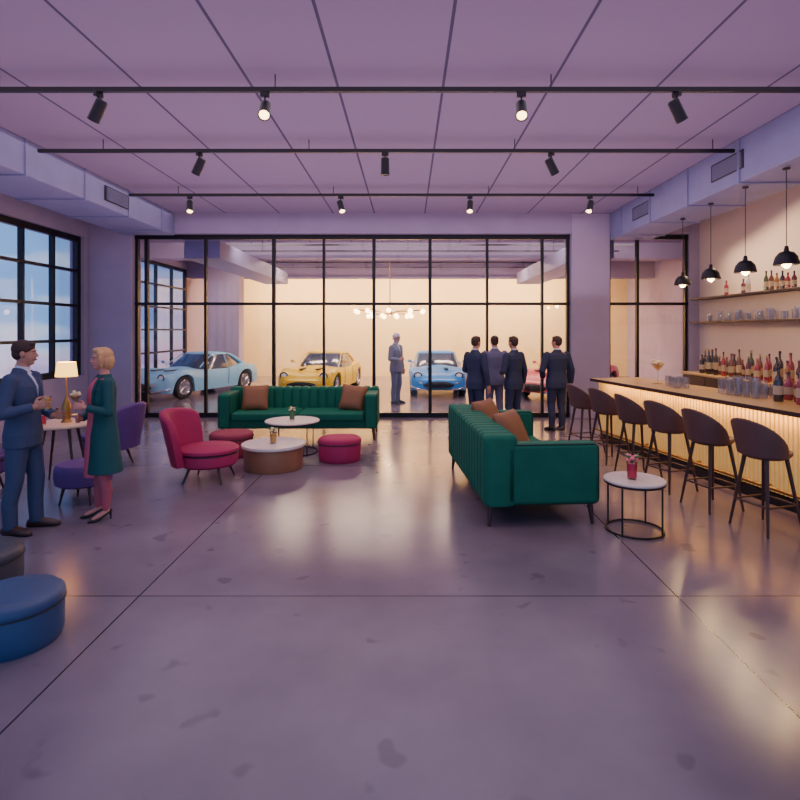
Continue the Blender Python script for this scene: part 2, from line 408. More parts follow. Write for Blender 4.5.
def person(loc,heading,s,label,suit,trou,skin,hair,arms=None,headrot=(0,0,0),female=False,voxel=.008,legs=None,tie=True,hairlong=False,broad=1.08,shoe=None,glasses=False):
    T=thing('person',loc,heading,label,'person');T.scale=(s,s,s)
    arms=arms or {}
    A={1:arms.get(1) or RELAX(1),-1:arms.get(-1) or RELAX(-1)}
    lg=legs or {1:((.03,.105,.5),(-.01,.115,.09),.15),-1:((.015,-.10,.5),(.0,-.11,.09),-.15)}
    k=.9 if female else broad
    trunk=[(.82,.095,.14*(1.05 if female else 1),0),(.92,.115,.168,0),(1.0,.105,.155*k,0),(1.12,.094,.142*k*.95,.0),(1.25,.110*(1.05 if female else 1),.160*k,.008),(1.36,.112,.178*k,.0),(1.43,.082,.155*k,-.01),(1.475,.052,.08,-.012),(1.52,.050,.052,-.008),(1.58,.048,.050,0)]
    if female: trunk[1]=(.92,.115,.172,0)
    shy=.185*k
    def ring(z,rx,ry,cx,n=28,e=.85):
        sg=lambda a:math.copysign(abs(a)**e,a)
        return [V(cx+rx*sg(math.cos(2*pi*i/n)),ry*sg(math.sin(2*pi*i/n)),z) for i in range(n)]
    g=G()
    g.rings([ring(*t) for t in trunk])
    Rm=Matrix.Rotation(headrot[0],4,'Z')@Matrix.Rotation(headrot[1],4,'Y')@Matrix.Rotation(headrot[2],4,'X')
    hc=V(.018,0,1.663)
    superhead(g,hc,Rm)
    g.limb([(-.01,0,1.48),(.0,0,1.6)],[.055*k,.053*min(k,1)])
    grip={}
    for sd in (1,-1):
        a=A[sd];sh=V(-.008,sd*shy,1.42)
        e_=Vector(a['e']);e_.y=e_.y*k;w_=Vector(a['w']);w_.y*=k
        a['E'],a['W'],a['S']=e_,w_,sh
        g.limb([sh,e_,w_],[.050*k,.04*k,.027*k])
        grip[sd]=hand(g,w_,a['d'],a['n'],a['t'],a['c'],.95*k+.05)
        kn,an,yw=lg[sd]
        g.limb([(0,sd*.085,.90),kn,(an[0]-.01,an[1],.30),an],[.092,.058,.052,.036])
        tw=V(math.cos(yw),math.sin(yw),0)
        if not female:
            g.limb([V(*an),V(an[0],an[1],.045)-tw*.03,V(an[0],an[1],.032)+tw*.10],[.034,.026,.020])
        else:
            g.limb([V(*an),V(an[0],an[1],.09)-tw*.02,V(an[0],an[1],.03)+tw*.11],[.032,.027,.024])
    bake(g,'body',skin,voxel*.72,1,T)
    for sd in (-1,1):
        g=G();g.M=Matrix.Translation(hc)@Rm
        g.sph((.0725,sd*.030,.004),(.009,.0125,.0065),12,8)
        g.mi=1;g.sph((.0795,sd*.030,.004),(.0038,.0062,.006),10,6)
        mk(g,'eye',[M_eye,M_dark],T)
        g=G();g.M=Matrix.Translation(hc)@Rm
        g.tube([(.083,sd*.014,.022),(.084,sd*.03,.027),(.074,sd*.048,.022)],[.003,.0035,.002],6)
        mk(g,'eyebrow',M_hairbr if hair is M_hairbl else hair,T)
    g=G();g.M=Matrix.Translation(hc)@Rm
    g.tube([(.082,-.021,-.057),(.0925,0,-.056),(.082,.021,-.057)],[.003,.0055,.003],6);mk(g,'mouth',M_lip,T)
    if glasses:
        g=G();g.M=Matrix.Translation(hc)@Rm
        for sd in (-1,1):
            g.tube([(.092,sd*.031+.022*math.cos(b),.004+.017*math.sin(b)) for b in [2*pi*i/16 for i in range(16)]],.0028,6,loop=True)
            g.tube([(.092,sd*.053,.008),(.0,sd*.082,.008)],.0025,6)
        g.tube([(.092,-.009,.006),(.096,0,.009),(.092,.009,.006)],.0025,6);mk(g,'glasses',M_dark,T)
        g=G();g.M=Matrix.Translation(hc)@Rm
        g.sph((.040,0,-.090),(.044,.046,.030),16,10);g.sph((.02,0,-.075),(.05,.062,.03),16,10);g.M=Matrix();mk(g,'beard',hair,T)
    g=G();g.M=Matrix.Translation(hc)@Rm
    g.sph((-.020,0,.042),(.098,.083,.087),24,16)
    if not hairlong:
        g.sph((-.05,0,-.005),(.062,.074,.065),20,12);g.sph((.035,0,.088),(.045,.058,.03),16,10)
    else:
        g.sph((-.045,0,-.02),(.082,.090,.105),20,14)
        for sd in (-1,1):
            g.limb([(.03,sd*.068,.06),(.028,sd*.082,.0),(.022,sd*.080,-.07)],[.03,.026,.018])
        g.sph((.03,0,.09),(.055,.065,.035))
    g.M=Matrix()
    bake(g,'hair',hair,.006,2,T)
    g=G()
    if female:
        J=[(.50,.175,.255,-.01),(.7,.155,.225,-.005),(.9,.142,.200,0),(1.0,.128,.178,0),(1.12,.118,.162,0),(1.25,.128,.170,.008),(1.36,.125,.178,0),(1.43,.098,.162,-.012),(1.48,.066,.09,-.016),(1.51,.058,.064,-.018)]
    else:
        J=[(.80,.135,.188*k,0),(.92,.138,.19*k,0),(1.02,.125,.172*k,0),(1.12,.116,.163*k,0),(1.25,.13,.182*k,.008),(1.36,.13,.197*k,0),(1.43,.104,.182*k,-.012),(1.475,.074,.115,-.018),(1.505,.068,.078,-.02),(1.53,.062,.066,-.022)]
    g.rings([ring(*t) for t in J])
    for sd in (1,-1):
        a=A[sd];d=(a['W']-a['E']).normalized()
        g.limb([a['S'],a['E']],[.066*k,.053*k])
        g.tube([a['E'],a['W']-d*.01],[.052*k,.042*k],16)
    bake(g,'coat' if female else 'jacket',suit,voxel,2,T)
    g=G()
    if female:
        F=[(.46,.168),(.7,.160),(.9,.152),(1.02,.137),(1.12,.128),(1.25,.145),(1.36,.134),(1.43,.097),(1.47,.06)]
        g.rings([[V(x-.07,-.13,z),V(x-.008,-.08,z),V(x+.012,0,z),V(x-.008,.08,z),V(x-.07,.13,z)] for z,x in F])
        mk(g,'dress',M_coral,T,label='coral dress showing at the open coat front')
        for sd in (1,-1):
            kn,an,yw=lg[sd];g=G()
            g.limb([(0,sd*.083,.80),kn,(an[0]-.01,an[1],.30),(an[0],an[1],an[2])],[.085,.062,.056,.039]);bake(g,'stocking',M_stock,.008,1,T)
    else:
        F=[(1.16,.122,.004),(1.25,.139,.024),(1.36,.134,.04),(1.43,.098,.045),(1.485,.055,.045)]
        g.rings([[V(x-.03,-h,z),V(x+.002,-h*.6,z),V(x+.006,0,z),V(x+.002,h*.6,z),V(x-.03,h,z)] for z,x,h in F])
        g.rings([[V(-.006+.062*math.cos(b),.062*math.sin(b),z-.014*math.cos(b)) for b in [2*pi*i/20 for i in range(20)]] for z in (1.475,1.548)])
        mk(g,'shirt',M_shirt,T,label='white shirt front and collar')
        if tie:
            g=G();g.rings([[V(x,-h,z),V(x+.01,0,z),V(x,h,z),V(x-.01,0,z)] for z,x,h in [(1.17,.13,.01),(1.25,.148,.022),(1.36,.143,.017),(1.44,.098,.011),(1.475,.072,.014)]])
            mk(g,'tie',suit,T)
    g=G()
    for sd in (1,-1):
        if female: P=[(.035,sd*.065,1.50),(.085,sd*.085,1.43),(.115,sd*.092,1.34),(.118,sd*.088,1.25),(.10,sd*.084,1.12)];W=[.02,.03,.034,.026,.01]
        else: P=[(.035,sd*.062,1.50),(.095,sd*.052,1.43),(.134,sd*.042,1.34),(.14,sd*.028,1.25),(.124,sd*.01,1.15)];W=[.016,.024,.026,.018,.008]
        g.rings([[V(p[0]-.004,p[1]-sd*0,p[2]),V(p[0]+.008,p[1]+sd*w*.3,p[2]),V(p[0]-.012,p[1]+sd*w*1.5,p[2])] for p,w in zip(P,W)])
    mk(g,'lapel',suit,T)
    if not female:
        g=G()
        g.rings([ring(z,rx,ry,0) for z,rx,ry in ((.78,.10,.14),(.86,.122,.176),(.95,.12,.174),(1.03,.108,.158))])
        for sd in (1,-1):
            kn,an,yw=lg[sd]
            g.limb([(0,sd*.088,.88),kn],[.104,.074]);g.tube([kn,(an[0]-.012,an[1],.28),(an[0],an[1],.055)],[.074,.066,.06],16)
        bake(g,'trousers',trou,voxel,2,T)
    for sd in (1,-1):
        kn,an,yw=lg[sd]
        g=G();g.M=Matrix.Translation((an[0],an[1],0))@Matrix.Rotation(yw,4,'Z')
        if not female:
            R=[]
            for x,hw,h in ((-.085,.02,.05),(-.075,.034,.075),(-.03,.042,.10),(.03,.044,.096),(.09,.048,.074),(.15,.045,.056),(.19,.03,.042),(.205,.012,.03)):
                R.append([V(x,hw*math.cos(b),h/2+ (h/2)*math.copysign(abs(math.sin(b))**.8,math.sin(b))) for b in [2*pi*i/16 for i in range(16)]])
            g.rings(R)
        else:
            R=[]
            for x,hw,z0,h in ((-.06,.014,.075,.10),(-.045,.026,.07,.115),(-.0,.028,.045,.085),(.05,.034,.012,.055),(.10,.036,.0,.04),(.14,.026,.0,.03),(.17,.008,.0,.02)):
                R.append([V(x,hw*math.cos(b),(z0+h)/2+((h-z0)/2)*math.sin(b)) for b in [2*pi*i/14 for i in range(14)]])
            g.rings(R);g.tube([(-.045,0,.085),(-.05,0,0)],[.014,.006],8)
        mk(g,'shoe',shoe or M_shoe,T)
    Mw=Matrix.Translation(loc)@Matrix.Rotation(heading,4,'Z')@Matrix.Scale(s,4)
    return T,{q:Mw@grip[q] for q in grip}
man,gm=person((-3.64,5.3,0),.10,1.01,'man in slate-blue suit standing and talking with glass in hand',M_navy,M_navy,M_skinA,M_hairbr,
   arms={-1:dict(e=(-.03,-.27,1.13),w=(.19,-.17,1.18),d=(.95,.1,.35),n=(-.2,1,.1),t=(-.3,0,1),c=.9),
         1:dict(e=(.0,.25,1.13),w=(.21,.12,1.06),d=(1,-.3,.1),n=(-.2,-1,.1),t=(0,0,1),c=.5)},
   legs={1:((.06,.10,.5),(.06,.11,.09),.12),-1:((-.02,-.10,.5),(-.05,-.11,.09),-.2)},voxel=.007,headrot=(.22,.03,0),shoe=M_shoeb,broad=1.03)
wom,gw=person((-3.08,5.66,0),pi+.66,.965,'woman with blonde bob in teal coat and heels holding cocktail',M_teal,M_teal,M_skinB,M_hairbl,
   arms={1:dict(e=(-.01,.27,1.13),w=(.19,.20,1.19),d=(1,-.05,.3),n=(0,-1,.05),t=(0,0,1),c=.95),
         -1:dict(e=(-.01,-.26,1.13),w=(.19,-.12,1.04),d=(.6,.8,.1),n=(-.6,.4,.1),t=(-.1,0,1),c=.6)},
   female=True,hairlong=True,voxel=.007,headrot=(.08,0,0),legs={1:((.03,.075,.5),(-.01,.075,.13),.1),-1:((.02,-.075,.5),(.03,-.085,.13),-.25)})
fold={1:dict(e=(.0,.26,1.14),w=(.2,.10,1.1),d=(.3,-1,.0),n=(-1,-.2,0),t=(0,0,1),c=.5),-1:dict(e=(.0,-.26,1.14),w=(.22,-.10,1.06),d=(.3,1,0),n=(-1,.2,0),t=(0,0,1),c=.5)}
person((1.27,10.5,0),.7,1.0,'man in dark navy suit with dark hair in a standing group',M_navy2,M_navy2,M_skinA,M_hairbr,arms={1:fold[1]},voxel=.009)
person((1.74,11.25,0),pi/2+.1,1.0,'man in mauve-grey suit seen from behind in a standing group',M_greysuit,M_greysuit,M_skinA,M_hairbr,voxel=.009)
person((1.97,10.45,0),pi*.72,1.0,'man in dark navy suit turned toward his companions',M_navy2,M_navy2,M_skinA,M_hairbr,arms={1:fold[1]},voxel=.009)
person((2.82,10.62,0),pi*.60,1.0,'man in dark navy suit standing slightly apart from the group',M_navy2,M_navy2,M_skinA,M_hairbr,voxel=.009,broad=1.16,headrot=(.5,0,0),
   arms={1:dict(e=(.0,.27,1.14),w=(.2,.16,1.0),d=(.7,-.6,.0),n=(-.3,-1,0),t=(0,0,1),c=.7)})
person((-.31,14.5,0),-.55,1.02,'grey-haired man in light grey suit standing among the cars',M_lgsuit,M_lgsuit,M_skinA,M_hairgr,voxel=.01,glasses=True,
   arms={-1:dict(e=(.0,-.26,1.14),w=(.2,-.12,1.12),d=(.4,1,.1),n=(-1,.2,0),t=(0,0,1),c=.6)})

# ---------------------------------------------------------------- drinks
def martini(loc,label,group=None,drink=M_yel,s=1,flower=True,tilt=0):
    t=thing('cocktail_glass',loc,0,label,'glass',group);t.scale=(s,)*3
    g=G();g.lathe([(0,0),(.036,0),(.036,.004),(.006,.008),(.004,.02),(.004,.09),(.01,.1),(.05,.155),(.052,.157),(.048,.155),(.006,.106),(0,.104)],20);mk(g,'glass_bowl',M_ware2,t)
    g=G();g.lathe([(0,.107),(.008,.108),(.042,.149),(0,.15)],18);mk(g,'drink',drink,t)
    if flower:
        g=G()
        for k in range(5):
            a=k*1.25;g.sph((.028*math.cos(a),.028*math.sin(a),.16+.01*(k%3)),(.016,.016,.011),8,6)
        mk(g,'garnish',M_petal,t)
    return t
def tumbler(loc,label,group=None,drink=None,s=1,fl=None):
    t=thing('tumbler',loc,0,label,'glass',group);t.scale=(s,)*3
    g=G();g.lathe([(0,0),(.033,0),(.036,.01),(.04,.13),(.037,.13),(.032,.014),(0,.012)],20);mk(g,'glass_body',M_ware2 if drink else M_ware,t)
    if drink:
        g=G();g.lathe([(0,.013),(.033,.014),(.0365,.115),(0,.116)],18);mk(g,'drink',drink,t)
    if fl:
        g=G()
        for k in range(6):
            a=k*1.1;g.sph((.03*math.cos(a),.03*math.sin(a),.145+.015*(k%3)),(.022,.018,.012),8,6)
        g.mi=1
        for k in range(4):
            a=k*1.6+.4;g.tube([(0,0,.12),(.03*math.cos(a),.03*math.sin(a),.17),(.07*math.cos(a),.07*math.sin(a),.19)],[.004,.012,.002],6)
        mk(g,'garnish',[fl,M_leaf],t)
    return t
p=gw[1];martini((p.x,p.y,p.z-.085),'stemmed cocktail glass held by the woman in the teal coat',drink=M_yel,s=1.2)
p=gm[-1];tumbler((p.x,p.y,p.z-.07),'tumbler with amber drink held by the man in slate-blue suit',drink=M_yel,s=1.0)

# ---------------------------------------------------------------- furniture
def rrect(yc,hy,z0,z1,r,n=4):
    P=[]
    for cx,cz,a0 in ((yc+hy-r,z0+r,-pi/2),(yc+hy-r,z1-r,0),(yc-hy+r,z1-r,pi/2),(yc-hy+r,z0+r,pi)):
        for i in range(n+1):
            a=a0+pi/2*i/n;P.append((cx+r*math.cos(a),cz+r*math.sin(a)))
    return P
def channel(g,x0,x1,yc,hy,z0,z1,n,bul=.022,r=.05,axis='x'):
    R=[];S=n*8
    for i in range(S+1):
        u=i/S;d=bul*(1-abs(math.sin(pi*u*n))**.45)
        if i in(0,S): d=bul*1.6
        pr=rrect(yc,hy-d,z0,z1-d,r)
        x=x0+(x1-x0)*u
        R.append([V(x,a,b) if axis=='x' else V(a,x,b) for a,b in pr])
    g.rings(R)
def sofa(loc,rz,W,D,H,AH,label,lh=.2,T=.24,AW=.2,nb=14):
    t=thing('sofa',loc,rz,label,'sofa')
    g=G();g.box(-W/2+.03,W/2-.03,-D/2+.03,D/2-.03,lh,lh+.14,.02,2);mk(g,'base',M_green2,t)
    n=2;w=(W-2*AW)/n
    for i in range(n):
        g=G();g.box(-W/2+AW+i*w+.004,-W/2+AW+(i+1)*w-.004,-D/2,D/2-T+.02,lh+.13,lh+.28,.045,4);mk(g,'seat_cushion',M_green,t)
    g=G();channel(g,-W/2,W/2,D/2-T/2,T/2,lh,H,nb,bul=.028);mk(g,'backrest',M_green,t,ang=60)
    for sd in (-1,1):
        g=G();xc=sd*(W/2-AW/2)
        g.box(xc-AW/2,xc+AW/2,-D/2,D/2-T*.6,lh,AH,.05,4)
        mk(g,'armrest',M_green,t)
        g=G();yc=(-D/2+D/2-T*.6)/2;hy=(D/2-T*.6+D/2)/2
        for off in (AW/2-.014,-AW/2+.014):
            g.tube([V(xc+off,a,b) for a,b in rrect(yc,hy-.012,lh+.012,AH-.012,.05,5)],.007,6,loop=True)
        mk(g,'piping',M_seam,t,label='dark green piping')
    for sx_ in (-1,1):
        for sy in (-1,1):
            g=G();x=sx_*(W/2-.07);y=sy*(D/2-.08)
            g.tube([(x,y,lh+.01),(x+sx_*.02,y+sy*.02,0)],[.032,.016],10);mk(g,'leg',M_wood,t)
    return t
sofa((-1.9,10.05,0),0,2.74,.92,.86,.80,'long dark green velvet sofa with channel-tufted back',AW=.22,nb=17)
sofa((1.21,6.58,0),math.radians(94.4),2.35,1.15,.89,.80,'large dark green velvet sofa with channel back, facing the bar',nb=15,T=.34)
def pillow(loc,rot,label,s=.46,m=M_tan,grp=None):
    g=G();n=14;vs=[];fs=[]
    def th(u,v): return .085*((1-u**4)*(1-v**4))**.6+.004
    for sg in (1,-1):
        for i in range(n+1):
            for j in range(n+1):
                u=-1+2*i/n;v=-1+2*j/n
                k=1-.06*(1-abs(u*v))*(u*u+v*v)/1.2
                vs.append((u*s/2*k,sg*th(u,v)*(s/.46),v*s/2*k+s/2))
    o=(n+1)**2;q=lambda i,j,b:b*o+i*(n+1)+j
    for b in (0,1):
        for i in range(n):
            for j in range(n): fs.append((q(i,j,b),q(i+1,j,b),q(i+1,j+1,b),q(i,j+1,b)))
    B=[(i,0) for i in range(n)]+[(n,j) for j in range(n)]+[(i,n) for i in range(n,0,-1)]+[(0,j) for j in range(n,0,-1)]
    for a,b in zip(B,B[1:]+B[:1]): fs.append((q(*a,0),q(*b,0),q(*b,1),q(*a,1)))
    g.add(vs,fs);o=mk(g,'throw_pillow',m,label=label,cat='pillow',group=grp,loc=loc,ang=80);o.rotation_euler=rot;return o
pillow((-2.72,9.93,.475),(-.35,0,.12),'tan leather throw pillow on the channel-back sofa',grp='tan pillows')
pillow((-1.02,9.93,.475),(-.35,.1,-.2),'tan leather throw pillow leaning by the sofa arm',grp='tan pillows')
pillow((1.27,6.3,.475),(-.42,0,.95),'tan leather throw pillow on the sofa facing the bar',.54,grp='tan pillows')
pillow((1.12,7.15,.475),(-.38,0,1.0),'tan leather throw pillow at the far sofa arm',.56,grp='tan pillows')

def arcshell(g,ri,ro,a0,a1,zb,top,n=28,lean=0):
    R=[]
    for i in range(n+1):
        u=i/n;a=a0+(a1-a0)*u;zt=top(u);rm=(ri+ro)/2;hw=(ro-ri)/2
        P=[(ri,zb),(ri,(zb+zt)/2)]
        for k in range(7):
            b=pi-pi*k/6;P.append((rm+hw*math.cos(b),zt-hw+hw*math.sin(b)))
        P+=[(ro,(zb+zt)/2),(ro,zb)]
        R.append([V((r+lean*(z-zb))*math.cos(a),(r+lean*(z-zb))*math.sin(a),z) for r,z in P])
    g.rings(R)
def tub_chair(loc,rz,m,label,H=.80,R=.36,seat=.42,leg=.2,lean=.12,legm=M_wood,group=None,front=.5,arc=8,pw=.8,cat='armchair',name='armchair',th=.08):
    t=thing(name,loc,rz,label,cat,group)
    g=G();g.lathe([(0,leg),(R*.86,leg),(R*.95,leg+.03),(R*.96,seat-.08),(R*.93,seat-.06),(R*.99,seat-.04),(R*.98,seat-.01),(R*.88,seat+.015),(0,seat+.025)],36);mk(g,'seat',m,t)
    g=G();g.tube([(R*.955*math.cos(2*pi*i/40),R*.955*math.sin(2*pi*i/40),seat-.064) for i in range(40)],.007,6,loop=True);mk(g,'piping',M_black,t,label='dark seat piping')
    g=G();arcshell(g,R-.02,R-.02+th,math.radians(-arc),math.radians(180+arc),leg+.03,lambda u:front+(H-front)*math.sin(pi*u)**pw,lean=lean);mk(g,'backrest',m,t,ang=60)
    for a in (45,135,225,315):
        g=G();c,s_=math.cos(math.radians(a)),math.sin(math.radians(a))
        g.tube([(c*R*.65,s_*R*.65,leg+.02),(c*R*.92,s_*R*.92,0)],[.022,.011],8);mk(g,'leg',legm,t)
    return t
tub_chair((-2.52,7.1,0),pi/2-.02,M_pink,'magenta velvet armchair with high curved back beside the coffee table',H=.90,R=.37,front=.6,lean=.22,arc=-32,pw=.2,th=.10)
tub_chair((-4.2,7.85,0),-pi/2-.15,M_purple,'purple velvet lounge chair with rounded back at the small table',H=.90,R=.34,seat=.46,leg=.24,front=.5,lean=.16,arc=-20,pw=.4,group='purple lounge chairs')
tub_chair((-5.0,6.45,0),pi/2+.3,M_purple,'purple velvet lounge chair partly beside the small table',H=.88,R=.34,seat=.46,leg=.24,front=.5,lean=.18,group='purple lounge chairs')
t=thing('ottoman',(-3.6,6.22,0),0,'round purple velvet stool ottoman on short wooden legs','ottoman')
g=G();g.lathe([(0,.2),(.25,.2),(.28,.22),(.29,.28),(.29,.36),(.285,.40),(.26,.43),(.15,.445),(0,.45)],36);mk(g,'seat',M_purple,t)
for k in range(4):
    a=pi/4+k*pi/2;g=G();g.tube([(.19*math.cos(a),.19*math.sin(a),.21),(.24*math.cos(a),.24*math.sin(a),0)],[.02,.01],8);mk(g,'leg',M_wood,t)
def pouf(loc,R,H,m,label,group=None,seam=True):
    t=thing('ottoman',loc,0,label,'ottoman',group)
    g=G();g.lathe([(0,.0),(R*.93,.0),(R*.97,.02),(R,.06),(R,H*.72),(R*.985,H*.75)],40);mk(g,'ottoman_body',m,t)
    g=G();g.lathe([(R*.97,H*.75),(R*1.01,H*.77),(R*1.02,H*.82),(R*1.0,H*.92),(R*.93,H*.98),(R*.6,H*1.01),(0,H*1.02)],40);mk(g,'cushion_top',m,t)
    g=G();g.tube([(R*1.012*math.cos(2*pi*i/40),R*1.012*math.sin(2*pi*i/40),H*.765) for i in range(40)],.006,6,loop=True);mk(g,'piping',M_black,t)
    return t
pouf((-2.42,3.43,0),.275,.30,M_blue,'round blue leather ottoman')
pouf((-3.16,4.1,0),.29,.30,M_grey,'round dark grey leather ottoman')
pouf((-2.68,8.5,0),.32,.36,M_rose,'round dusty rose ottoman between sofa and coffee table')
pouf((-1.0,8.2,0),.31,.34,M_pink,'round magenta ottoman beside the coffee tables')
t=thing('coffee_table',(-1.86,7.75,0),0,'low round bronze drum coffee table with white top','coffee table')
g=G();g.lathe([(0,0),(.39,0),(.4,.02),(.4,.29),(.385,.30),(0,.30)],44);mk(g,'drum_base',M_bronze,t)
g=G();g.lathe([(0,.30),(.43,.30),(.435,.31),(.435,.33),(.43,.34),(0,.34)],44);mk(g,'table_top',M_white,t)
def wire_table(loc,R,H,label,name='side_table',ring=True):
    t=thing(name,loc,0,label,'table')
    g=G();g.lathe([(0,H-.025),(R-.01,H-.025),(R,H-.018),(R,H-.006),(R-.006,H),(0,H)],44);mk(g,'table_top',M_white,t)
    g=G();g.tube([(R*.96*math.cos(2*pi*i/40),R*.96*math.sin(2*pi*i/40),H-.035) for i in range(40)],.009,8,loop=True);mk(g,'top_ring',M_blk,t)
    for k in range(4):
        a=pi/4+k*pi/2;g=G();g.cyl((R*.93*math.cos(a),R*.93*math.sin(a),H-.03),(R*.93*math.cos(a),R*.93*math.sin(a),0),.009,n=8);mk(g,'leg',M_blk,t)
    g=G();g.tube([(R*.93*math.cos(2*pi*i/40),R*.93*math.sin(2*pi*i/40),.012) for i in range(40)],.010,8,loop=True);mk(g,'base_ring',M_blk,t)
    return t
wire_table((-1.8,8.72,0),.42,.50,'round white coffee table on thin black metal legs','coffee_table')
wire_table((2.15,5.32,0),.28,.49,'small round white side table with black wire base beside sofa')
t=thing('bistro_table',(-4.3,6.95,0),0,'round beige table on slim splayed wooden legs between purple chairs','table')
g=G();g.lathe([(0,.72),(.39,.72),(.4,.73),(.4,.742),(.395,.75),(0,.75)],40);mk(g,'table_top',M_beige,t)
for k in range(4):
    a=pi/4+.2+k*pi/2;g=G();g.tube([(.18*math.cos(a),.18*math.sin(a),.725),(.32*math.cos(a),.32*math.sin(a),0)],[.02,.011],8);mk(g,'leg',M_wood,t)
t=thing('table_lamp',(-4.27,7.0,.75),0,'small brass table lamp with glowing cream shade','lamp')
g=G();g.lathe([(0,0),(.06,0),(.06,.012),(.045,.03),(.055,.12),(.05,.22),(.02,.30),(.008,.34),(.008,.60),(0,.60)],20);mk(g,'lamp_base',M_brass,t)
g=G();g.lathe([(.125,.57),(.105,.75),(.10,.75),(.12,.57)],28);g.rings([[ (.12*math.cos(2*pi*i/28),.12*math.sin(2*pi*i/28),.572) for i in range(28)],[(.125*math.cos(2*pi*i/28),.125*math.sin(2*pi*i/28),.572) for i in range(28)]],False,False);mk(g,'lamp_shade',M_shade,t)
light('POINT',(-4.27,7.0,1.40),16,'ffc877',.05)
tumbler((-4.42,6.78,.75),'tumbler with red drink on the round table',drink=M_red)
tumbler((-1.80,8.7,.50),'glass with green garnish on the round white coffee table',drink=M_leaf,fl=M_petal,s=1.1)
tumbler((-1.86,7.72,.34),'glass with yellow drink and leafy garnish on the drum table',drink=M_yel,fl=M_petal,s=1.15)
tumbler((2.12,5.30,.49),'pink-red cocktail with flower garnish on the side table',drink=M_red,fl=M_petalp,s=1.25)

# ---------------------------------------------------------------- bar
TH=math.atan2(.77,4.08);BX,BYY=3.92+.1887*2.0,3.6;BL=6.19
def bw(y,c):
    s_=(y-BYY)/math.cos(TH)
    return (BX-math.sin(TH)*s_+c*math.cos(TH), BYY+math.cos(TH)*s_+c*math.sin(TH))
M_slat=mat('glowing_slats','dcc088',.5,emit=.2,ecol='ffc860')  # glow put into the slat material, imitating light from the strip above
M_ctop=mat('counter_wood','c09858',.3,ns=9,coat=.2)
t=thing('bar_counter',(BX,BYY,0),TH,'long bar counter with lit cream vertical slats and wooden top','bar counter')
g=G();g.box(0,.92,0,BL,1.03,1.07,.006,1);g.mi=1;g.box(-.005,.0,0,BL,1.02,1.068);g.box(0,.92,BL,BL+.005,1.02,1.068)
mk(g,'counter_top',[M_ctop,M_wood],t)
g=G();g.box(.16,.86,.03,BL-.06,.12,1.03)
mk(g,'counter_body',M_wood,t)
g=G();y=.04
while y<BL-.1:
    g.box(.115,.16,y,y+.034,.15,1.0);y+=.058
for k in range(13): g.box(.18+k*.052,.214+k*.052,BL-.06,BL-.03,.15,1.0)
o=mk(g,'slat_front',M_slat,t);o['kind']='stuff'
g=G();g.box(.14,.84,.05,BL-.08,0,.12);mk(g,'plinth',M_black,t)
g=G();g.box(.05,.075,.05,BL-.05,1.018,1.03);mk(g,'light_strip',mat('led_strip','ffe0a0',.5,emit=7,ecol='ffc860'),t)
g=G();g.cyl((.0,.1,.22),(.0,BL-.15,.22),.02,n=10)
for k in range(6): yy=.3+k*1.1;g.cyl((.0,yy,.22),(.13,yy,.22),.012,n=8)
mk(g,'foot_rail',M_brass,t)
x,y=bw(7.1,.03);light('AREA',(x,y,1.0),22,'ffb85c',.04,(0,math.radians(-25),TH),sx=.04).data.size_y=4.6

def stool(loc,rz):
    t=thing('bar_stool',loc,rz,'plum upholstered bar stool with curved back and dark wooden legs','bar stool','bar stools')
    g=G();g.lathe([(0,.68),(.16,.68),(.2,.70),(.225,.73),(.22,.755),(.18,.765),(0,.76)],28);mk(g,'seat',M_plum,t)
    g=G();arcshell(g,.20,.235,math.radians(0),math.radians(180),.72,lambda u:.80+.27*math.sin(pi*u)**.75,lean=.2,n=26);mk(g,'backrest',M_plum,t,ang=60)
    for sx_ in (-1,1):
        for sy in (-1,1):
            g=G();g.tube([(sx_*.12,sy*.12,.69),(sx_*.21,sy*.21,0)],[.020,.012],8);mk(g,'leg',M_wood,t)
    g=G();k=.182;z=.26
    for a,b in (((-k,-k),(k,-k)),((k,-k),(k,k)),((k,k),(-k,k)),((-k,k),(-k,-k))): g.cyl((*a,z),(*b,z),.010,n=8)
    mk(g,'footrest',M_wood,t)
    return t
st=[(3.42,5.36),(3.26,6.02),(3.14,6.72),(3.02,7.36),(2.93,8.15),(2.78,8.75)]
s0=stool((*st[0],0),pi/2+TH+.1)
for i,q in enumerate(st[1:]): dup(s0,(*q,0),pi/2+TH+[.05,.15,-.05,.12,0][i])

def bottle(loc,h,col,label,group,cap=None,r=.038,name='bottle'):
    m=mat('bottle_'+col,col,.15,spec=.7,coat=.4)
    t=thing(name,loc,random.uniform(0,6),label,'bottle',group)
    g=G();g.lathe([(0,0),(r*.95,0),(r,.01),(r,h*.58),(r*.85,h*.66),(r*.36,h*.76),(r*.33,h*.93),(0,h*.93)],18);mk(g,'bottle_glass',m,t)
    g=G();g.lathe([(0,h*.91),(r*.4,h*.91),(r*.4,h),(0,h)],14);mk(g,'bottle_cap',mat('cap_'+(cap or '2a2025'),cap or '2a2025',.4),t)
    g=G();g.rings([[(r*1.02*math.cos(a),r*1.02*math.sin(a),z) for a in [2*pi*i/18 for i in range(18)]] for z in (h*.2,h*.46)],False,False);mk(g,'bottle_label',mat('paper_label','b8a488',.7),t)
    return t
names={'2e2226':'dark','5e2430':'dark red','3c4a34':'green','96642e':'amber','98283e':'red','c0b8c4':'clear','6a4030':'brown'}
cols=list(names)
t=thing('back_bar_cabinet',(5.98,8.0,0),0,'dark back bar cabinet against the cream wall','cabinet')
g=G();g.box(-.28,.3,-3.2,3.6,.1,1.0);mk(g,'cabinet_body',M_wood,t)
g=G();g.box(-.31,.3,-3.22,3.62,1.0,1.05,.005,1);mk(g,'cabinet_top',M_ctop,t)
g=G();g.box(-.22,.3,-3.15,3.55,0,.1);mk(g,'plinth',M_black,t)
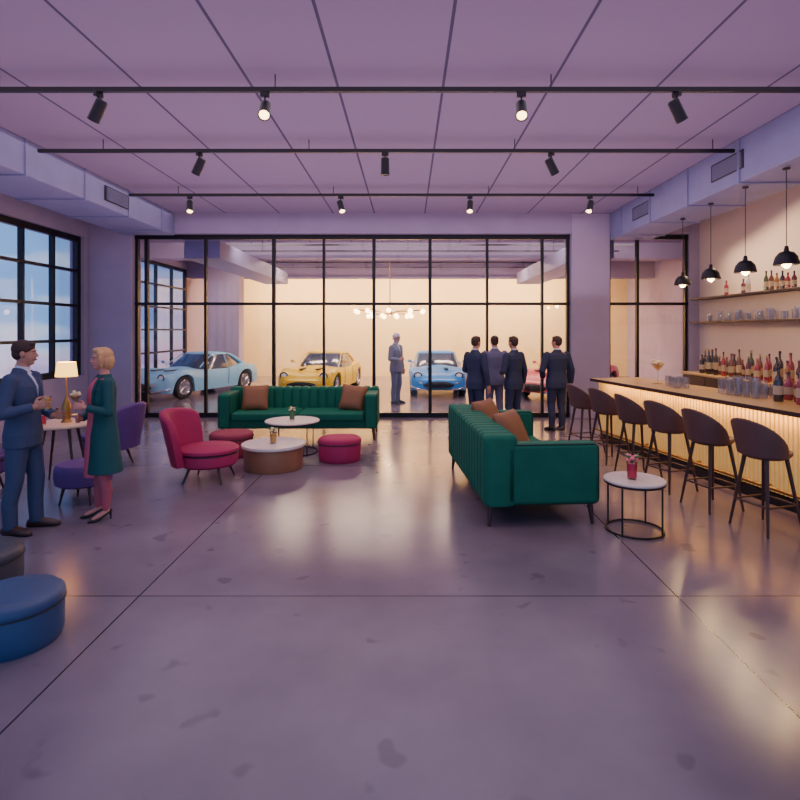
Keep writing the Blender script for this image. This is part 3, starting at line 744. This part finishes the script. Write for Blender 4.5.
for k in range(8):
    g=G();y0=-3.15+k*.84;g.box(-.3,-.28,y0,y0+.8,.14,.97,.004,1);d=mk(g,'door',M_wood,t)
    g=G();g.cyl((-.32,y0+.72,.6),(-.32,y0+.72,.75),.008,n=8);mk(g,'handle',M_brass,d)
wcols=['2e2226','2e2226','6a4030','5e2430','3c4a34','96642e','6a4030','98283e']
for i in range(30):
    y=7.6+i*.125+random.uniform(-.01,.01);c=random.choice(wcols)
    bottle((5.83+(i%2)*.13,y,1.05),random.uniform(.32,.52),c,names[c]+' glass liquor bottle on the back bar','bottles on the back bar',random.choice(['2a2025','b09050','6a2a2a']),r=random.choice([.04,.05]))
for z in (2.57,2.08):
    g=G();g.box(XR-.27,XR-.001,6.0,12.0,z-.035,z,.004,1);mk(g,'wall_shelf',M_wood,label='dark wooden floating shelf on the cream bar wall',cat='shelf',group='bar wall shelves')
for i,y in enumerate((8.9,9.05,9.18,9.32,9.46,9.6,10.1,10.25,10.8)):
    c=cols[(i*3+1)%len(cols)];bottle((6.14,y,2.57),.24+.12*random.random(),c,names[c]+' glass bottle on the upper shelf','bottles on the upper shelf','2a2025')
for i,y in enumerate((8.3,8.45,)):
    bottle((6.14,y,2.57),.34,'6a4030','brown glass bottle on the upper shelf','bottles on the upper shelf')
tb=tumbler((6.12,8.3,2.08),'clear glass on the lower shelf','glasses on the lower shelf',s=1.25)
for i in range(20):
    dup(tb,(6.12+.07*(i%2),8.45+i*.16+random.uniform(-.02,.02),2.08),scale=random.choice([1.0,1.25,1.5]))
x,y=bw(8.55,.5);martini((x,y,1.07),'large cocktail with flowers on the bar counter',s=2.0,drink=M_yel)
x,y=bw(7.9,.35);tc_=tumbler((x,y,1.07),'clear tumbler on the bar counter','tumblers on the bar counter',s=1.15)
for k in range(1,7):
    x,y=bw(7.9+.12*(k//2),.35+.12*(k%2)+.02*k);dup(tc_,(x,y,1.07))
def highball(loc,s):
    t=thing('highball_glass',loc,0,'tall clear highball glass on the bar counter','glass','tall glasses on the bar counter');t.scale=(s,)*3
    g=G();g.lathe([(0,0),(.036,0),(.038,.01),(.043,.19),(.040,.19),(.034,.014),(0,.012)],20);mk(g,'glass_body',M_ware,t);return t
x,y=bw(6.7,.52);hb=highball((x,y,1.07),1.0)
for k in range(1,15):
    x,y=bw(6.7+.14*(k//3),.52+.12*(k%3));dup(hb,(x,y,1.07),scale=random.choice([.9,1.05,1.2]))
for k,(yy,c_,cc) in enumerate(((6.0,.70,'98283e'),(6.12,.56,'98283e'),(6.3,.72,'5e2430'),(5.8,.7,'6a4030'),(5.6,.56,'2e2226'),(6.42,.56,'2e2226'),(6.52,.8,'98283e'),(5.9,.84,'2e2226'),(6.2,.85,'3c4a34'),(5.45,.76,'5e2430'))):
    x,y=bw(yy,c_);bottle((x,y,1.07),.40 if k%2 else .33,cc,names[cc]+' glass bottle on the bar counter','bottles on the bar counter',r=.052)
def pendant(x,y,z,zt):
    t=thing('pendant_lamp',(x,y,zt),0,'black dome pendant lamp with lit bulb hanging above the bar','pendant lamp','bar pendants')
    h=z-zt
    g=G();g.cyl((0,0,0),(0,0,h+.12),.005,n=6);g.lathe([(0,0),(.04,0),(.04,-.02),(0,-.025)],14);mk(g,'cord',M_black,t)
    g=G();g.lathe([(0,h+.17),(.02,h+.17),(.03,h+.11),(.075,h+.095),(.115,h+.045),(.135,h-.03),(.138,h-.055),(.13,h-.055),(.105,h+.03),(.05,h+.07),(0,h+.075)],26);mk(g,'lamp_shade',M_blk,t)
    g=G();g.sph((0,0,h-.04),.05,14,10);mk(g,'bulb',M_bulb,t)
    light('POINT',(x,y,z-.11),18,'ffd08a',.04)
for x,y in ((4.71,9.6),(4.57,8.45),(4.50,7.47),(4.46,6.6)): pendant(x,y,2.72,3.81)

# ---------------------------------------------------------------- cars
def car(loc,rz,paint,label,m2=None):
    P=mat('paint_'+paint,paint,.4,0,coat=.25,var=.02)
    t=thing('car',loc,rz,label,'car')
    xs=[-2.08+4.16*i/64 for i in range(65)];R=[]
    wx=(-1.25,1.28);wr=.36
    def lerp(tab,x):
        for (a,b),(c,d) in zip(tab,tab[1:]):
            if x<=c:
                u=(x-a)/(c-a);u=u*u*(3-2*u);return b+(d-b)*u
        return tab[-1][1]
    Wt=[(-2.08,.55),(-1.9,.76),(-1.3,.87),(-.3,.82),(.6,.82),(1.3,.86),(1.8,.78),(2.0,.64),(2.08,.48)]
    St=[(-2.08,.62),(-1.8,.78),(-1.25,.84),(-.4,.74),(.5,.74),(1.25,.80),(1.75,.70),(2.08,.48)]
    Ct=[(-2.08,.66),(-1.8,.80),(-1.2,.86),(-.3,.86),(.6,.83),(1.3,.74),(1.8,.64),(2.08,.49)]
    Bt=[(-2.08,.40),(-1.85,.24),(-1.4,.2),(1.4,.18),(1.9,.2),(2.08,.28)]
    for x in xs:
        w_=lerp(Wt,x);sz=lerp(St,x);cz=lerp(Ct,x);b=lerp(Bt,x);lo=b
        for q in wx:
            d=abs(x-q)
            if d<wr: lo=max(lo,.32+math.sqrt(wr*wr-d*d)*.98)
        lo=min(lo,sz-.05)
        mid=max(lo+.01,.5*(sz+b))
        half=[(0,b),(w_*.72,b if lo==b else b),(w_*.74,lo),(w_*.985,lo),(w_*1.0,mid),(w_*.985,(mid+sz)/2),(w_*.93,sz),(w_*.8,sz+.015),(w_*.55,(sz+cz)/2+.005),(w_*.28,cz),(0,cz+.008)]
        full=half+[(-a,z) for a,z in half[-2:0:-1]]
        R.append([V(x,a,z) for a,z in full])
    g=G();g.rings(R);mk(g,'car_body',P,t,ang=50)
    g=G();rows=[]
    for z,x0,x1,w in ((.74,-1.55,.66,.72),(.86,-1.35,.56,.705),(1.0,-1.1,.32,.655),(1.14,-.85,.09,.60),(1.19,-.72,-.03,.565)):
        ring=[]
        for k in range(32):
            a=2*pi*k/32;ca,sa=math.cos(a),math.sin(a)
            ring.append(V((x0+x1)/2+(x1-x0)/2*math.copysign(abs(ca)**.55,ca),w*math.copysign(abs(sa)**.45,sa),z))
        rows.append(ring)
    g.rings(rows);mk(g,'car_windows',M_cglass,t,ang=60)
    g=G();rows=[]
    for z,f in ((1.165,1.05),(1.19,1.03),(1.215,.95),(1.235,.7),(1.242,.25)):
        ring=[]
        for k in range(32):
            a=2*pi*k/32;ca,sa=math.cos(a),math.sin(a)
            ring.append(V(-.38+.37*f*math.copysign(abs(ca)**.55,ca),.575*f*math.copysign(abs(sa)**.5,sa),z))
        rows.append(ring)
    g.rings(rows);
    for sd in (-1,1):
        g.tube([(.56,sd*.655,.83),(.31,sd*.625,1.0),(.06,sd*.575,1.14),(-.05,sd*.55,1.19)],.018,6)
        g.tube([(-1.34,sd*.60,.85),(-1.08,sd*.59,1.0),(-.84,sd*.56,1.13),(-.65,sd*.52,1.19)],[.07,.055,.045,.03],8)
        g.tube([(-.5,sd*.705,.86),(-.49,sd*.66,1.0),(-.48,sd*.585,1.19)],.015,6)
    mk(g,'roof',P,t)
    for x in wx:
        for sd in (-1,1):
            g=G();g.M=Matrix.Translation((x,sd*.71,.32))@Matrix.Rotation(pi/2*-sd,4,'X')
            g.lathe([(.2,-.1),(.3,-.1),(.32,-.07),(.32,.07),(.3,.1),(.21,.1),(.2,.05),(.2,-.1)],28);wl=mk(g,'wheel',M_tyre,t)
            g=G();g.M=Matrix.Translation((x,sd*.71,.32))@Matrix.Rotation(pi/2*-sd,4,'X')
            g.lathe([(0,.02),(.17,.02),(.19,.05),(.21,.095),(.2,.1),(.18,.07),(0,.03)],24)
            for k in range(10):
                a=2*pi*k/10;g.tube([(0,0,.08),(.19*math.cos(a),.19*math.sin(a),.07)],.014,6)
            g.sph((0,0,.075),.035,10,8);mk(g,'wheel_rim',M_chrome,wl)
    for sd in (-1,1):
        g=G();g.sph((1.82,sd*.57,.60),(.12,.11,.095),16,12);g.mi=1;g.tube([V(1.88,sd*.58,.605)+V(.02,math.cos(a)*.105,math.sin(a)*.092) for a in [2*pi*i/20 for i in range(20)]],.018,6,loop=True);mk(g,'headlight',[mat('headlight_glass','d8dce4',.1,emit=.2),M_dark],t)
        g=G();g.sph((2.04,sd*.48,.42),(.045,.07,.03),10,8);mk(g,'indicator',mat('indicator','f0c080',.3),t)
        g=G();g.tube([(.45,sd*.68,.86),(.48,sd*.80,.94)],.01,6);g.sph((.48,sd*.84,.95),(.04,.07,.045),12,8);mk(g,'side_mirror',P,t)
        g=G();g.sph((-2.04,sd*.48,.6),(.05,.07,.05),12,8);mk(g,'tail_light',M_red,t)
        g=G();g.tube([(.5,sd*.826,.3),(.48,sd*.83,.55),(.44,sd*.80,.76)],.006,5);g.tube([(-.45,sd*.826,.3),(-.47,sd*.83,.55),(-.5,sd*.80,.76)],.006,5);mk(g,'door_seam',M_dark,t)
    g=G();g.sph((2.08,0,.36),(.05,.44,.10),24,12);mk(g,'grille',M_black,t)
    g=G()
    for sd in (-1,1): g.tube([(2.12,sd*.36,.24),(2.1,sd*.52,.25),(2.0,sd*.69,.28),(1.78,sd*.80,.31)],.022,8)
    mk(g,'bumper',M_chrome,t)
    g=G();g.tube([(.64,.15,.855),(.46,.38,.955)],.006,5);g.tube([(.64,-.35,.855),(.46,-.1,.955)],.006,5);mk(g,'wiper',M_black,t)
    g=G()
    for sd in (-1,1): g.box(1.0,1.45,sd*.25-.05,sd*.25+.05,.755,.782,.004,1)
    mk(g,'hood_vent',M_black,t)
    return t
car((-6.38,16.9,0),-pi/2-.4,'86c4e8','pale silver-blue vintage sports coupe parked in the showroom')
car((-2.65,17.6,0),-pi/2-.15,'e4be0c','mustard yellow vintage sports coupe parked in the showroom')
car((.90,17.7,0),-pi/2-.02,'2c90dc','bright blue vintage sports coupe parked in the showroom')
car((4.72,16.5,0),-pi/2-.74,'f26c74','coral pink vintage sports coupe parked in the showroom')

t=thing('chandelier',(-.55,17.0,CH),0,'wide brass chandelier with many small glowing bulbs','chandelier')
g=G();zc=2.42-CH
g.cyl((0,0,0),(0,0,zc),.015,n=8)
for k in range(20):
    a=2*pi*k/20;r_=1.05 if k%2 else .65
    g.tube([(0,0,zc),(r_*math.cos(a),r_*math.sin(a),zc-.05+.14*(k%2))],.01,6)
g.sph((0,0,zc),.09,12,8);mk(g,'chandelier_frame',M_brass,t)
for k in range(20):
    a=2*pi*k/20;r_=1.05 if k%2 else .65
    g=G();g.sph((r_*math.cos(a),r_*math.sin(a),zc-.05+.14*(k%2)-.05),.07,12,8);mk(g,'bulb',M_bulb,t)
light('POINT',(-.55,17.0,2.1),60,'ffd79a',.1)
for y in (14.3,15.4,18.0,19.4):
    g=G();g.box(-5.5,5.8,y-.02,y+.02,4.05,4.09)
    for x in (-4,0,4): g.cyl((x,y,4.07),(x,y,CH),.008,n=6)
    mk(g,'track_rail',M_blk,label='black ceiling track rail in the showroom',cat='track rail',group='showroom track rails')
for x in (-4.6,4.2):
    g=G();g.box(x-.4,x+.4,12.5,19.6,3.5,3.9,.01,1);mk(g,'ventilation_duct',M_duct,label='rectangular ventilation duct in the showroom',cat='duct',group='showroom ducts')

# camera
cx,cy,cw=ZOOM
cd=bpy.data.cameras.new('Camera');cd.sensor_width=36;cd.lens=25.2*800/cw;cd.shift_x=(cx-408)/cw;cd.shift_y=(330-cy)/cw
co=bpy.data.objects.new('Camera',cd);COL.objects.link(co);co.location=(0,0,1.9);co.rotation_euler=(pi/2,0,0)
bpy.context.scene.camera=co
